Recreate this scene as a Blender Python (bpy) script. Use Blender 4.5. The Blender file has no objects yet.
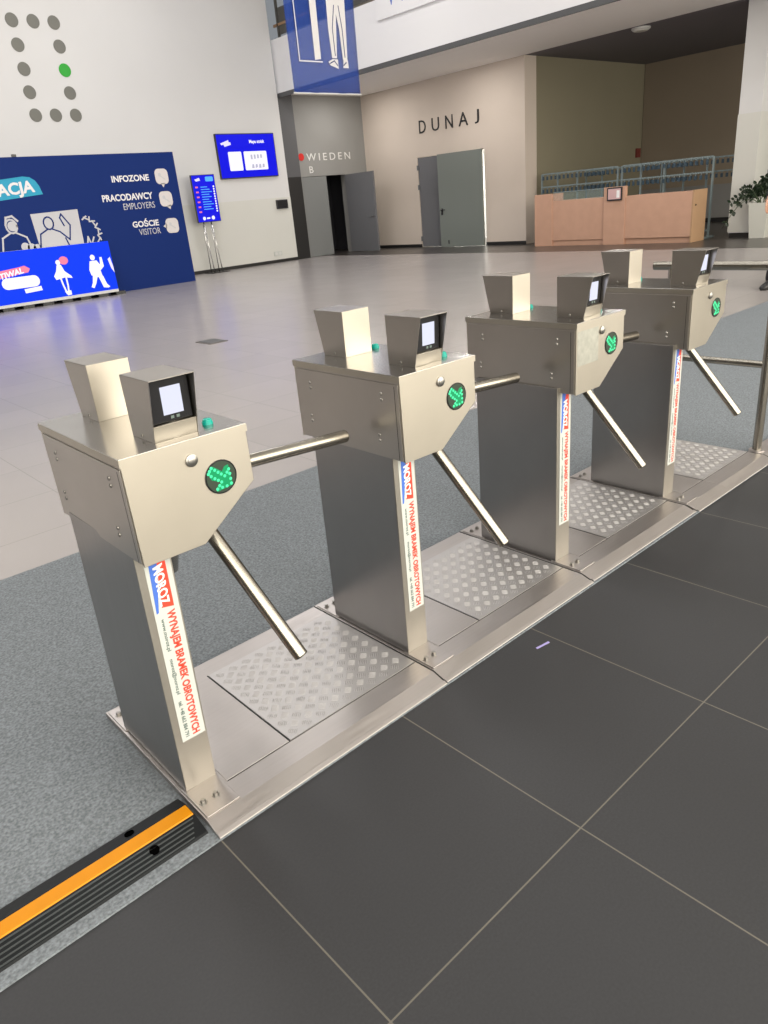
import bpy, bmesh, math, random
from mathutils import Vector, Matrix, Euler
random.seed(7)
S = bpy.context.scene
COL = S.collection
PI = math.pi

# ------------------------------------------------------------------ materials
def mat(name, col, rough=.5, metal=0.0, emit=None, es=1.0, noise=None, bump=None, spec=.5, aniso=0.0, alpha=None, streak=None):
    m = bpy.data.materials.new(name); m.use_nodes = True
    nt = m.node_tree; b = nt.nodes['Principled BSDF']
    b.inputs['Base Color'].default_value = (*col, 1); b.inputs['Roughness'].default_value = rough
    b.inputs['Metallic'].default_value = metal; b.inputs['Specular IOR Level'].default_value = spec
    if emit:
        b.inputs['Emission Color'].default_value = (*emit, 1); b.inputs['Emission Strength'].default_value = es
    L = nt.links.new
    tc = nt.nodes.new('ShaderNodeTexCoord')
    if noise:                                   # (scale, amount) mottled colour
        n = nt.nodes.new('ShaderNodeTexNoise'); n.inputs['Scale'].default_value = noise[0]; n.inputs['Detail'].default_value = 6
        r = nt.nodes.new('ShaderNodeValToRGB')
        a = noise[1]
        r.color_ramp.elements[0].position = .3; r.color_ramp.elements[1].position = .7
        r.color_ramp.elements[0].color = (*[c*(1-a) for c in col], 1); r.color_ramp.elements[1].color = (*[min(1, c*(1+a)) for c in col], 1)
        L(tc.outputs['Object'], n.inputs['Vector']); L(n.outputs['Fac'], r.inputs['Fac']); L(r.outputs['Color'], b.inputs['Base Color'])
    if streak:                                  # (scale vec, amount) brushed roughness and colour
        mp = nt.nodes.new('ShaderNodeMapping'); mp.inputs['Scale'].default_value = streak[0]
        n = nt.nodes.new('ShaderNodeTexNoise'); n.inputs['Scale'].default_value = 1; n.inputs['Detail'].default_value = 4
        mr = nt.nodes.new('ShaderNodeMapRange'); mr.inputs['From Min'].default_value = .3; mr.inputs['From Max'].default_value = .7
        mr.inputs['To Min'].default_value = rough-streak[1]; mr.inputs['To Max'].default_value = rough+streak[1]
        L(tc.outputs['Object'], mp.inputs['Vector']); L(mp.outputs['Vector'], n.inputs['Vector'])
        L(n.outputs['Fac'], mr.inputs['Value']); L(mr.outputs['Result'], b.inputs['Roughness'])
        n2 = nt.nodes.new('ShaderNodeTexNoise'); n2.inputs['Scale'].default_value = 5; n2.inputs['Detail'].default_value = 3
        r = nt.nodes.new('ShaderNodeValToRGB'); r.color_ramp.elements[0].position = .35; r.color_ramp.elements[1].position = .7
        r.color_ramp.elements[0].color = (*[c*.94 for c in col], 1); r.color_ramp.elements[1].color = (*col, 1)
        L(tc.outputs['Object'], n2.inputs['Vector']); L(n2.outputs['Fac'], r.inputs['Fac']); L(r.outputs['Color'], b.inputs['Base Color'])
    if aniso:
        b.inputs['Anisotropic'].default_value = aniso; b.inputs['Anisotropic Rotation'].default_value = .25
        tg = nt.nodes.new('ShaderNodeTangent'); tg.direction_type = 'RADIAL'; tg.axis = 'Z'
        L(tg.outputs['Tangent'], b.inputs['Tangent'])
    if bump:                                    # (scale, strength, distance)
        n = nt.nodes.new('ShaderNodeTexNoise'); n.inputs['Scale'].default_value = bump[0]; n.inputs['Detail'].default_value = 5
        bp = nt.nodes.new('ShaderNodeBump'); bp.inputs['Strength'].default_value = bump[1]; bp.inputs['Distance'].default_value = bump[2]
        L(tc.outputs['Object'], n.inputs['Vector']); L(n.outputs['Fac'], bp.inputs['Height']); L(bp.outputs['Normal'], b.inputs['Normal'])
    if alpha is not None:
        b.inputs['Alpha'].default_value = alpha
    return m

def s2l(r, g, b):                               # sRGB 0-255 to linear
    f = lambda c: (c/255/12.92) if c <= 10 else ((c/255+.055)/1.055)**2.4
    return (f(r), f(g), f(b))

def tile_mat(name, col, grout, size, off, width, rough, speck, var, spec=.5, bumpy=.0):
    m = mat(name, col, rough, spec=spec); nt = m.node_tree; L = nt.links.new; b = nt.nodes['Principled BSDF']
    def node(t, **k):
        n = nt.nodes.new(t)
        for a, v in k.items(): setattr(n, a, v)
        return n
    def math_(op, a, bb=None, c=None):
        n = node('ShaderNodeMath', operation=op)
        for i, v in enumerate((a, bb, c)):
            if v is None: continue
            if isinstance(v, (int, float)): n.inputs[i].default_value = v
            else: L(v, n.inputs[i])
        return n.outputs[0]
    geo = node('ShaderNodeNewGeometry'); sp = node('ShaderNodeSeparateXYZ'); L(geo.outputs['Position'], sp.inputs[0])
    masks = []; cells = []
    for k in range(2):
        u = math_('DIVIDE', math_('SUBTRACT', sp.outputs[k], off[k]), size[k])
        cells.append(math_('FLOOR', u))
        d = math_('MULTIPLY', math_('ABSOLUTE', math_('SUBTRACT', math_('FRACT', math_('ADD', u, .5)), .5)), size[k])
        masks.append(math_('LESS_THAN', d, width/2))
    g = math_('MAXIMUM', masks[0], masks[1])
    cb = node('ShaderNodeCombineXYZ'); L(cells[0], cb.inputs[0]); L(cells[1], cb.inputs[1])
    wn = node('ShaderNodeTexWhiteNoise', noise_dimensions='2D'); L(cb.outputs[0], wn.inputs['Vector'])
    ns = node('ShaderNodeTexNoise'); ns.inputs['Scale'].default_value = 160; ns.inputs['Detail'].default_value = 3; L(geo.outputs['Position'], ns.inputs['Vector'])
    n3 = node('ShaderNodeTexNoise'); n3.inputs['Scale'].default_value = 1.3; n3.inputs['Detail'].default_value = 3; L(geo.outputs['Position'], n3.inputs['Vector'])
    v = math_('ADD', math_('MULTIPLY', math_('SUBTRACT', ns.outputs['Fac'], .5), speck*2), math_('MULTIPLY', math_('SUBTRACT', wn.outputs['Value'], .5), var))
    v = math_('ADD', v, math_('MULTIPLY', math_('SUBTRACT', n3.outputs['Fac'], .5), var*2))
    v = math_('ADD', v, 1.0)
    vm = node('ShaderNodeVectorMath', operation='SCALE'); vm.inputs[0].default_value = col; L(v, vm.inputs['Scale'])
    mx = node('ShaderNodeMix', data_type='RGBA'); L(g, mx.inputs['Factor']); L(vm.outputs[0], mx.inputs['A']); mx.inputs['B'].default_value = (*grout, 1)
    L(mx.outputs['Result'], b.inputs['Base Color'])
    return m

M = {}
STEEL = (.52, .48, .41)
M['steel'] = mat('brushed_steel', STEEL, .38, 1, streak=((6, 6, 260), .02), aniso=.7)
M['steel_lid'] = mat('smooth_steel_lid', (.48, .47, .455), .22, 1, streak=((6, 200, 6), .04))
M['steel_cover'] = mat('brushed_steel_cover_lit', (.43, .405, .36), .38, 1, streak=((60, 60, 3), .03), aniso=.6)  # same metal as the column, tinted lighter for its brightly lit front
M['steel_side'] = mat('dull_steel_side_sheet', (.52, .49, .455), .31, 1, streak=((3, 3, 60), .006), aniso=.15)  # same metal as the fronts, sheen lowered so side faces look shaded
M['steel_column'] = mat('brushed_steel_column_shaded', (.37, .36, .355), .30, 1, streak=((60, 60, 3), .02))  # same metal as the cover, tinted darker for the shaded column sides
M['steel_tube'] = mat('satin_steel_tube', (.33, .31, .27), .25, 1)
M['steel_base'] = mat('worn_floor_steel', (.50, .47, .455), .42, 1, streak=((5, 120, 5), .07))
M['alu'] = mat('tread_aluminium', (.53, .515, .51), .5, 1, bump=(40, .1, .002))
M['bolt'] = mat('zinc_bolt', (.36, .35, .33), .34, 1)
M['hole'] = mat('deep_hole', (.001, .001, .001), .9, spec=.0)
M['dark_gap'] = mat('dark_gap', (.012, .012, .012), .7)
M['black'] = mat('black_plastic', (.012, .012, .014), .25)
M['rubber'] = mat('black_rubber', (.006, .0075, .009), .45, spec=.25, bump=(60, .2, .002))
M['rubber_rib'] = mat('highlit_rubber_rib', (.04, .046, .048), .35)  # paler than the body: highlights along the ribs put into the colour
M['orange'] = mat('orange_plastic', s2l(204, 132, 4), .5, spec=.25, noise=(14, .05))
M['carpet'] = mat('grey_carpet', (.192, .212, .232), .95, spec=.1, noise=(120, .34), bump=(420, .5, .004))
M['screen_white'] = mat('lit_reader_screen', (.05, .05, .06), .2, emit=(.80, .83, 1), es=.92)
M['led'] = mat('green_led', (.0, .1, .03), .3, emit=(.09, .90, .42), es=1.25)
M['led_back'] = mat('led_panel', (.035, .045, .035), .25, emit=(.0, .20, .06), es=.06)
M['led_mid'] = mat('green_arrow_glow', (.0, .08, .03), .3, emit=(.0, .36, .12), es=.8)
M['pilot'] = mat('teal_pilot_lamp', (.0, .28, .22), .15, emit=(0, .35, .26), es=.35)
M['sticker'] = mat('white_sticker', (.54, .56, .535), .45)
M['red_ink'] = mat('red_ink', s2l(226, 70, 50), .5)
M['blue_ink'] = mat('blue_ink', s2l(70, 110, 200), .5)
M['grey_ink'] = mat('grey_ink', s2l(95, 110, 105), .5)
M['white_ink'] = mat('white_ink', (.85, .85, .85), .5)
M['residue'] = mat('adhesive_residue', (.46, .46, .41), .5, .85, noise=(40, .12))
M['wall_white'] = mat('white_wall_paint', s2l(211, 211, 212), .7, noise=(.6, .02))
M['wall_dado'] = mat('cream_wall_panel', s2l(206, 206, 201), .6, noise=(.6, .02))
M['wall_beige'] = mat('beige_wall_paint', s2l(205, 193, 182), .75, noise=(.8, .03))
M['wall_grey'] = mat('grey_wall_paint', s2l(136, 135, 133), .7, noise=(.8, .04))
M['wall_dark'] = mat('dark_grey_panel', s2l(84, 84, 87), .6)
M['wall_olive'] = mat('olive_wall_paint', s2l(134, 128, 108), .75, noise=(.8, .03))
M['wall_brown'] = mat('brown_wall_paint', s2l(140, 128, 112), .75, noise=(.8, .03))
M['soffit'] = mat('white_soffit', s2l(250, 247, 244), .7)
M['dark_ceiling'] = mat('dark_ceiling_paint', s2l(110, 106, 110), .8)
M['parapet'] = mat('white_parapet', s2l(232, 232, 235), .6)
M['trim_dark'] = mat('dark_trim', s2l(85, 86, 88), .6)
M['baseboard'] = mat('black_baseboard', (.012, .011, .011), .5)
M['door_grey'] = mat('grey_steel_door', s2l(120, 122, 122), .5)
M['door_blue'] = mat('blue_grey_steel_door', s2l(108, 109, 113), .5)
M['door_green'] = mat('grey_green_steel_door', s2l(112, 118, 114), .5)
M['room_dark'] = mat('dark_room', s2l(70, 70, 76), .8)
M['ink_black'] = mat('black_lettering', (.012, .012, .012), .5)
M['ink_grey'] = mat('light_grey_lettering', s2l(215, 214, 212), .6)
M['dot_grey'] = mat('grey_dot', s2l(112, 112, 106), .6)
M['dot_green'] = mat('green_dot', s2l(35, 160, 45), .5)
M['dot_red'] = mat('red_dot', s2l(200, 35, 30), .5)
M['navy'] = mat('navy_printed_panel', s2l(14, 41, 104), .6, spec=.15)
M['cyan'] = mat('cyan_print', s2l(25, 150, 185), .6)
M['print_white'] = mat('white_print', s2l(222, 220, 222), .6)
M['print_light'] = mat('pale_print', s2l(188, 188, 192), .6)
M['print_icon'] = mat('pale_icon_print', s2l(205, 200, 200), .6)
M['tv_blue'] = mat('blue_screen', (.002, .002, .01), .3, spec=.15, emit=(.003, .005, .80), es=1)
M['counter_blue'] = mat('blue_led_wall', (.002, .003, .01), .5, spec=.08, emit=(.001, .045, .90), es=1.1)
M['glow_white'] = mat('screen_white_graphic', (.1, .1, .1), .3, emit=(.90, .88, .95), es=1)
M['glow_pale'] = mat('screen_pale_graphic', (.1, .1, .1), .3, emit=(.75, .70, .92), es=1)
M['glow_pink'] = mat('screen_pink_graphic', (.1, .02, .05), .3, emit=(.85, .16, .28), es=1)
M['glow_grey'] = mat('screen_grey_graphic', (.1, .1, .1), .3, emit=(.42, .42, .55), es=1)
M['glow_cyan'] = mat('screen_cyan_graphic', (.01, .1, .2), .3, emit=(.08, .38, .90), es=1)
M['chrome'] = mat('chrome', (.75, .75, .76), .18, 1)
M['white_metal'] = mat('white_metal', s2l(205, 205, 203), .5)
M['wood'] = mat('salmon_wood_laminate', s2l(198, 157, 134), .5, streak=((.6, .6, 14), .06))
M['wood_end'] = mat('oak_wood_laminate', s2l(180, 145, 112), .5, streak=((.6, 9, .8), .06))
M['glass'] = mat('greenish_glass', (.45, .6, .58), .05, alpha=.12)
M['rack'] = mat('pale_steel_rack', s2l(132, 146, 148), .4, .3)
M['tag'] = mat('blue_number_tag', s2l(50, 70, 84), .5)
M['planter'] = mat('white_planter', s2l(200, 200, 192), .5)
M['leaf'] = mat('dark_leaf', s2l(26, 44, 25), .4, noise=(6, .3))
M['stem'] = mat('green_stem', s2l(60, 78, 45), .5)
M['soil'] = mat('soil', (.03, .02, .014), .9)
M['paper'] = mat('paper_print', s2l(205, 170, 170), .5)
M['frame_dark'] = mat('dark_frame', (.02, .02, .022), .4)
M['cloth_dark'] = mat('dark_cloth', (.014, .014, .018), .9)
M['shoe'] = mat('black_shoe', (.012, .012, .013), .4)
M['skin'] = mat('skin', s2l(205, 160, 135), .5)
M['hair'] = mat('dark_hair', (.03, .018, .01), .6)
M['alarm_red'] = mat('red_call_point', s2l(115, 48, 42), .5)
M['lilac'] = mat('lilac_scrap', s2l(160, 150, 205), .6)
M['vent_dark'] = mat('dark_grate', s2l(92, 88, 86), .6)
M['timber'] = mat('brown_timber', s2l(150, 120, 92), .6)
M['balustrade'] = mat('dark_balustrade', s2l(75, 74, 72), .5)
M['upper_wall'] = mat('upper_wall', s2l(165, 155, 142), .8)
M['hall_dark'] = mat('hall_far_wall', s2l(84, 78, 72), .8)
M['ceiling'] = mat('hall_ceiling', s2l(200, 198, 194), .8)
M['mullion'] = mat('window_mullion', s2l(120, 120, 120), .5)
M['floor_front'] = tile_mat('dark_porcelain_tiles', (.0265, .0272, .0305), (.13, .12, .10), (.645, .645), (.621, -.765), .0038, .55, .30, .10)
M['floor_light'] = tile_mat('light_polished_tiles', (.35, .325, .32), (.26, .245, .24), (.645, .645), (.667, 2.405), .005, .25, .04, .05, spec=.8)
M['floor_dark'] = tile_mat('dark_polished_tiles', (.05, .043, .04), (.03, .03, .03), (.645, .635), (.667, 2.405), .006, .28, .1, .06)
# sheer banner fabric
mb = bpy.data.materials.new('sheer_blue_fabric'); mb.use_nodes = True
nt = mb.node_tree; bs = nt.nodes['Principled BSDF']; bs.inputs['Base Color'].default_value = (*s2l(20, 66, 158), 1); bs.inputs['Roughness'].default_value = .8; bs.inputs['Alpha'].default_value = .60
M['banner'] = mb

# ------------------------------------------------------------------ geometry helpers
class MB:
    def __init__(s): s.bm = bmesh.new()
    def poly_prism(s, pts, d):                  # pts: closed loop of 3-D points, d: extrusion vector
        d = Vector(d); a = [s.bm.verts.new(Vector(p)) for p in pts]; b = [s.bm.verts.new(Vector(p)+d) for p in pts]
        n = len(a)
        s.bm.faces.new(a); s.bm.faces.new(list(reversed(b)))
        for i in range(n): s.bm.faces.new((a[(i+1) % n], a[i], b[i], b[(i+1) % n]))
        return s
    def box(s, x0, x1, y0, y1, z0, z1):
        return s.poly_prism([(x0, y0, z0), (x1, y0, z0), (x1, y1, z0), (x0, y1, z0)], (0, 0, z1-z0))
    def cyl(s, p0, p1, r, r1=None, n=20, rings=None):
        p0 = Vector(p0); p1 = Vector(p1); r1 = r if r1 is None else r1
        return s.lathe(p0, p1-p0, [(0, r), (1, r1)], n)
    def lathe(s, p0, axis, prof, n=20):         # prof: (t along axis 0-1, radius)
        p0 = Vector(p0); ax = Vector(axis); z = ax.normalized()
        x = z.orthogonal().normalized(); y = z.cross(x); rings = []
        for t, r in prof:
            if r < 1e-6: rings.append([s.bm.verts.new(p0+ax*t)]); continue
            rings.append([s.bm.verts.new(p0+ax*t+(x*math.cos(2*PI*i/n)+y*math.sin(2*PI*i/n))*r) for i in range(n)])
        for a, b in zip(rings, rings[1:]):
            for i in range(n):
                j = (i+1) % n
                if len(a) == 1 and len(b) == 1: continue
                if len(a) == 1: s.bm.faces.new((a[0], b[i], b[j]))
                elif len(b) == 1: s.bm.faces.new((a[i], b[0], a[j]))
                else: s.bm.faces.new((a[i], b[i], b[j], a[j]))
        if len(rings[0]) > 1: s.bm.faces.new(rings[0])
        if len(rings[-1]) > 1: s.bm.faces.new(list(reversed(rings[-1])))
        return s
    def tube(s, pts, r, n=10):
        pts = [Vector(p) for p in pts]; rings = []; x = None
        for i, p in enumerate(pts):
            t = (pts[min(i+1, len(pts)-1)]-pts[max(i-1, 0)]).normalized()
            x = t.orthogonal().normalized() if x is None else (x-t*x.dot(t)).normalized()
            y = t.cross(x); rr = r[i] if isinstance(r, (list, tuple)) else r
            rings.append([s.bm.verts.new(p+(x*math.cos(2*PI*k/n)+y*math.sin(2*PI*k/n))*rr) for k in range(n)])
        for a, b in zip(rings, rings[1:]):
            for k in range(n): s.bm.faces.new((a[k], b[k], b[(k+1) % n], a[(k+1) % n]))
        s.bm.faces.new(rings[0]); s.bm.faces.new(list(reversed(rings[-1])))
        return s
    def build(s, name, m, parent=None, bevel=0, smooth=False, seg=2):
        bmesh.ops.recalc_face_normals(s.bm, faces=s.bm.faces[:])
        me = bpy.data.meshes.new(name); s.bm.to_mesh(me); s.bm.free()
        me.materials.append(M[m] if isinstance(m, str) else m)
        o = bpy.data.objects.new(name, me); COL.objects.link(o)
        if parent: o.parent = parent
        if smooth:
            for p in me.polygons: p.use_smooth = True
        if bevel:
            b = o.modifiers.new('bevel', 'BEVEL'); b.width = bevel; b.segments = seg; b.limit_method = 'ANGLE'; b.angle_limit = .6
        return o

def tag(o, label, cat, group=None, kind=None):
    o['label'] = label; o['category'] = cat
    if group: o['group'] = group
    if kind: o['kind'] = kind
    return o
def empty(name, loc=(0, 0, 0)):
    o = bpy.data.objects.new(name, None); COL.objects.link(o); o.location = loc; o.empty_display_size = .1; return o
def struct(o):
    o['kind'] = 'structure'; return o
def box(name, m, x0, x1, y0, y1, z0, z1, parent=None, bevel=0):
    return MB().box(x0, x1, y0, y1, z0, z1).build(name, m, parent, bevel)
def auto_smooth(o, ang=.6):
    me = o.data
    for p in me.polygons: p.use_smooth = True
    bm = bmesh.new(); bm.from_mesh(me)
    for e in bm.edges:
        if len(e.link_faces) == 2 and e.calc_face_angle(0) > ang: e.smooth = False
    bm.to_mesh(me); bm.free(); return o
def copy_tree(o, parent=None):
    c = o.copy(); COL.objects.link(c); c.parent = parent
    for ch in list(o.children): copy_tree(ch, c)
    return c

def text_mesh(s, bold=0.0, spacing=1.0):
    cu = bpy.data.curves.new('txt', 'FONT'); cu.body = s; cu.offset = bold; cu.space_character = spacing; cu.resolution_u = 3
    cu.extrude = .001
    o = bpy.data.objects.new('txt', cu); COL.objects.link(o)
    dg = bpy.context.evaluated_depsgraph_get(); dg.update()
    me = bpy.data.meshes.new_from_object(o.evaluated_get(dg))
    bpy.data.objects.remove(o); bpy.data.curves.remove(cu)
    return me
def text(name, s, m, parent, origin, xd, yd, width, height, depth=.001, bold=0.0, spacing=1.0, shear=0.0):
    """Lettering whose box starts at origin, runs `width` along xd and stands `height` (capital box) along yd."""
    me = text_mesh(s, bold, spacing); xd = Vector(xd).normalized(); yd = Vector(yd).normalized(); n = xd.cross(yd)
    xs = [v.co.x for v in me.vertices]; ys = [v.co.y for v in me.vertices]
    x0, x1, y0, y1 = min(xs), max(xs), min(ys), max(ys); o3 = Vector(origin)
    for v in me.vertices:
        u = (v.co.x-x0)/(x1-x0)*width; w = (v.co.y-y0)/(y1-y0)*height
        v.co = o3+xd*(u+shear*w)+yd*w+n*(depth if v.co.z > 0 else 0)
    me.materials.clear(); me.materials.append(M[m])
    o = bpy.data.objects.new(name, me); COL.objects.link(o); o.parent = parent
    me.name = name
    return o

class Plane:                                    # flat artwork on a wall: (u, w) coordinates on a plane facing n
    def __init__(s, origin, xd, yd): s.o = Vector(origin); s.x = Vector(xd); s.y = Vector(yd); s.n = s.x.cross(s.y)
    def p(s, u, w, h=0): return s.o+s.x*u+s.y*w+s.n*h
    def fill(s, mb, pts, h=.002, h0=0): mb.poly_prism([s.p(u, w, h0) for u, w in pts], s.n*(h-h0)); return mb
    def line(s, mb, pts, width, h=.002, h0=0):
        for i_, ((a, b), (c, d)) in enumerate(zip(pts, pts[1:])):
            hi = h+.0003*(i_ % 5)
            L = math.hypot(c-a, d-b)
            if L < 1e-6: continue
            ex, ey = (c-a)/L, (d-b)/L; k = width/2
            s.fill(mb, [(a-ex*k-ey*k, b-ey*k+ex*k), (c+ex*k-ey*k, d+ey*k+ex*k), (c+ex*k+ey*k, d+ey*k-ex*k), (a-ex*k+ey*k, b-ey*k-ex*k)], hi, h0+.0001*(i_ % 5))
        return mb
    def disc(s, mb, u, w, r, h=.002, h0=0, n=24, rx=None):
        s.fill(mb, [(u+(rx or r)*math.cos(2*PI*i/n), w+r*math.sin(2*PI*i/n)) for i in range(n)], h, h0); return mb
    def rrect(s, mb, u0, u1, w0, w1, r, h=.002, h0=0):
        pts = []
        for cx, cy, a0 in ((u1-r, w1-r, 0), (u0+r, w1-r, 90), (u0+r, w0+r, 180), (u1-r, w0+r, 270)):
            for k in range(5):
                a = math.radians(a0+k*22.5); pts.append((cx+r*math.cos(a), cy+r*math.sin(a)))
        s.fill(mb, pts, h, h0); return mb

# ------------------------------------------------------------------ the room
struct(box('floor', 'floor_light', -12, 14.75, 1.0, 18.6, -.1, 0))
struct(box('floor_front', 'floor_front', -12, 14.75, -9, 1.0, -.1, 0))
struct(box('floor_far', 'floor_dark', 14.75, 24, -9, 21, -.1, 0))
struct(box('wall_left', 'wall_white', -12, 13.70, 18.25, 18.6, 0, 9.5))
struct(box('trim_1', 'wall_dado', -12, 13.70, 18.235, 18.25, .09, 1.83))
struct(box('baseboard_left', 'baseboard', -12, 13.70, 18.228, 18.25, 0, .09))
# dark slab between the white wall and the grey door wall
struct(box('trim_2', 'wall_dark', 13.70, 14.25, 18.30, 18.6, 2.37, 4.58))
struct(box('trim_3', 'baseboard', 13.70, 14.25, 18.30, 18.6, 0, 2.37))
# grey wall with the open double door
wn = MB(); wn.box(14.22, 14.30, 18.35, 18.6, 0, 4.58); wn.box(14.30, 16.08, 18.35, 18.6, 2.36, 4.58); wn.box(16.08, 17.2, 18.35, 18.6, 0, 4.58)
struct(wn.build('wall_grey', 'wall_grey'))
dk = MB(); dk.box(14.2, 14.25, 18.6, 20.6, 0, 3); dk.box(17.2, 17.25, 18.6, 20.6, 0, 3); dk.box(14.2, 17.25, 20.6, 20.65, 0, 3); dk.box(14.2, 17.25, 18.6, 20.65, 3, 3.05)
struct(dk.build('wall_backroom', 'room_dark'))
d1 = box('door_1', 'door_grey', 14.31, 15.28, 18.36, 18.42, .01, 2.35); struct(d1)
d1l = box('door_2', 'door_blue', 16.02, 16.08, 16.98, 18.33, .01, 2.35); struct(d1l)
h = MB(); h.cyl((16.02, 17.08, 1.05), (15.96, 17.08, 1.05), .012); h.cyl((15.96, 17.06, 1.05), (15.96, 17.2, 1.05), .011)
h.build('door_handle', 'bolt', d1l)
# beige wall with lettering, its door pair (open gap shows the lit room behind the hinge)
WX = 17.0
wd = MB(); wd.box(WX, WX+.5, 15.97, 18.35, 0, 4.58); wd.box(WX, WX+.5, 13.30, 15.97, 2.58, 4.58); wd.box(WX, WX+.5, 11.87, 13.30, 0, 4.58)
struct(wd.build('wall_beige', 'wall_beige'))
bb = MB(); bb.box(WX-.02, WX, 15.97, 18.35, 0, .09); bb.box(WX-.02, WX, 11.87, 13.30, 0, .09)
struct(bb.build('baseboard_beige', 'baseboard'))
rm = MB(); rm.box(WX+.5, 20, 16.4, 16.45, 0, 3); rm.box(WX+.5, 20, 12.6, 12.65, 0, 3); rm.box(20, 20.05, 12.6, 16.45, 0, 3); rm.box(WX+.5, 20, 12.6, 16.45, 3, 3.05)
struct(rm.build('wall_meeting_room', 'wall_white'))
d3 = box('door_3', 'door_blue', WX+.02, WX+.08, 14.70, 15.96, .01, 2.57); struct(d3)
hg = MB()
for z in (.25, 1.75, 2.3): hg.box(WX-.02, WX+.02, 15.93, 15.99, z-.07, z+.07)
hg.build('hinge', 'door_blue', d3)
d4 = MB().box(-.06, 0, 0, 1.50, .01, 2.57).build('door_4', 'door_green'); struct(d4)
d4.location = (WX-.03, 13.34, 0); d4.rotation_euler.z = math.radians(10)
h = MB(); h.cyl((-.06, 1.41, 1.06), (-.13, 1.41, 1.06), .014); h.cyl((-.125, 1.43, 1.06), (-.125, 1.26, 1.06), .013); h.box(-.07, -.06, 1.38, 1.44, .92, 1.1)
h.build('door_handle', 'black', d4)
MB().box(-.075, -.06, 1.2, 1.23, .1, .2).build('door_bolt', 'black', d4)
# recess with the cloakroom
struct(box('wall_recess', 'wall_olive', WX+.5, 23.2, 11.86, 12.1, 0, 4.58))
struct(box('wall_back', 'wall_brown', 22.93, 23.2, -9, 11.84, 0, 4.58))
struct(box('trim_4', 'wall_grey', 22.89, 22.93, -9, 11.84, .12, 1.05))
struct(box('baseboard_back', 'baseboard', 22.88, 22.93, -9, 11.84, 0, .12))
struct(box('baseboard_recess', 'baseboard', WX+.5, 22.93, 11.84, 11.86, 0, .12))
struct(box('ceiling_recess', 'dark_ceiling', WX, 23.2, -9, 12.1, 4.58, 4.75))
# bridge: soffit, dark band, white parapet
struct(box('ceiling_bridge', 'soffit', 13.95, WX, -9, 18.6, 4.58, 4.75))
struct(box('trim_5', 'trim_dark', 13.755, 13.80, -9, 18.3, 4.49, 4.60))
struct(box('wall_parapet', 'parapet', 13.75, 13.95, -9, 18.3, 4.60, 5.92))
struct(box('wall_upper', 'upper_wall', 17.0, 17.2, -9, 18.6, 4.75, 9.5))
struct(box('floor_upper', 'soffit', 13.95, 17.0, -9, 18.6, 4.75, 4.9))
# pillar
p = MB(); p.poly_prism([(17.2, 6.33, .1), (17.2, 5.86, .1), (17.85, 5.86, .1), (17.85, 6.33, .1)], (0, 0, 4.48))
struct(p.build('pillar', 'wall_white'))
struct(box('trim_6', 'wall_dado', 17.19, 17.86, 5.85, 6.34, .12, 2.5))
struct(box('baseboard_pillar', 'baseboard', 17.22, 17.83, 5.88, 6.31, 0, .12))
# hall shell behind and beside the camera
struct(box('wall_far_left', 'hall_dark', -12.3, -12, -9, 18.6, 0, 9.5))
struct(box('ceiling', 'ceiling', -12.3, 17.2, -9.3, 18.6, 9.5, 9.8))
struct(box('wall_right', 'hall_dark', 23.2, 23.5, -9, 12.1, 0, 9.5))
wf = MB()
for i in range(17): wf.box(-12+i*2.2-.05, -12+i*2.2+.05, -9.1, -8.95, 0, 9.5)
for z in (.1, 2.6, 5.2, 9.4): wf.box(-12, 23.2, -9.1, -8.96, z-.06, z+.06)
struct(wf.build('window_1', 'mullion'))

# ------------------------------------------------------------------ carpet, floor things
cp = MB().poly_prism([(-6, -.128, 0), (8.9, -.128, 0), (8.9, 1.97, 0), (4.5, 1.95, 0), (-6, 2.0, 0)], (0, 0, .006))
tag(cp.build('carpet', 'carpet'), 'long grey felt carpet runner laid under the row of turnstiles', 'carpet')
cr = empty('cable_ramp', (-.037, 0, .006))
tag(cr, 'black rubber cable ramp with an orange stripe butting against the nearest turnstile', 'cable ramp')
X0 = -3.2
prof = [(.084, 0), (.078, .005), (.030, .02), (-.025, .02), (-.082, .004), (-.087, 0)]
MB().poly_prism([(X0, y, z) for y, z in prof], (-X0, 0, 0)).build('body', 'rubber', cr)
MB().poly_prism([(X0, y, z) for y, z in ((.026, .0195), (.023, .0230), (-.018, .0230), (-.021, .0195))], (-X0-.003, 0, 0)).build('lid', 'orange', cr)['label'] = 'orange stripe lid'
for k, y in enumerate((-.030, -.042, -.054, -.066, -.078)):
    z = .02+(y+.025)/.057*.016
    MB().poly_prism([(X0, y+.0020, z-.004), (X0, y+.0010, z+.003), (X0, y-.0010, z+.003), (X0, y-.0020, z-.004)], (-X0-.01-.006*k, 0, 0)).build('rib', 'rubber_rib', cr)
for y, x, z, nv in ((.054, -.15, .0125, (0, .298, .954)), (-.047, -.128, .0140, (0, -.26, .966)), (.054, -1.1, .0125, (0, .298, .954)), (-.047, -1.1, .0140, (0, -.26, .966))):
    MB().lathe(Vector((x, y, z))-Vector(nv)*.004, Vector(nv)*.0070, [(0, .0125), (1, .0125)], 20).build('screw_hole', 'hole', cr)
tag(MB().box(-.03, .03, -.004, .004, 0, .0015).build('paper_scrap', 'lilac'), 'tiny lilac paper scrap on the dark tiles before the second turnstile', 'litter')
ps = bpy.data.objects['paper_scrap']; ps.location = (1.205, -.225, 0); ps.rotation_euler.z = -.15
fv = empty('floor_grate', (4.09, 7.03, 0)); tag(fv, 'small dark floor outlet cover on the pale tiles behind the second turnstile', 'floor outlet')
box('frame', 'vent_dark', -.13, .13, -.19, .19, 0, .006, fv)
box('flap', 'trim_dark', -.10, .10, -.155, .155, .006, .009, fv)

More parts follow.
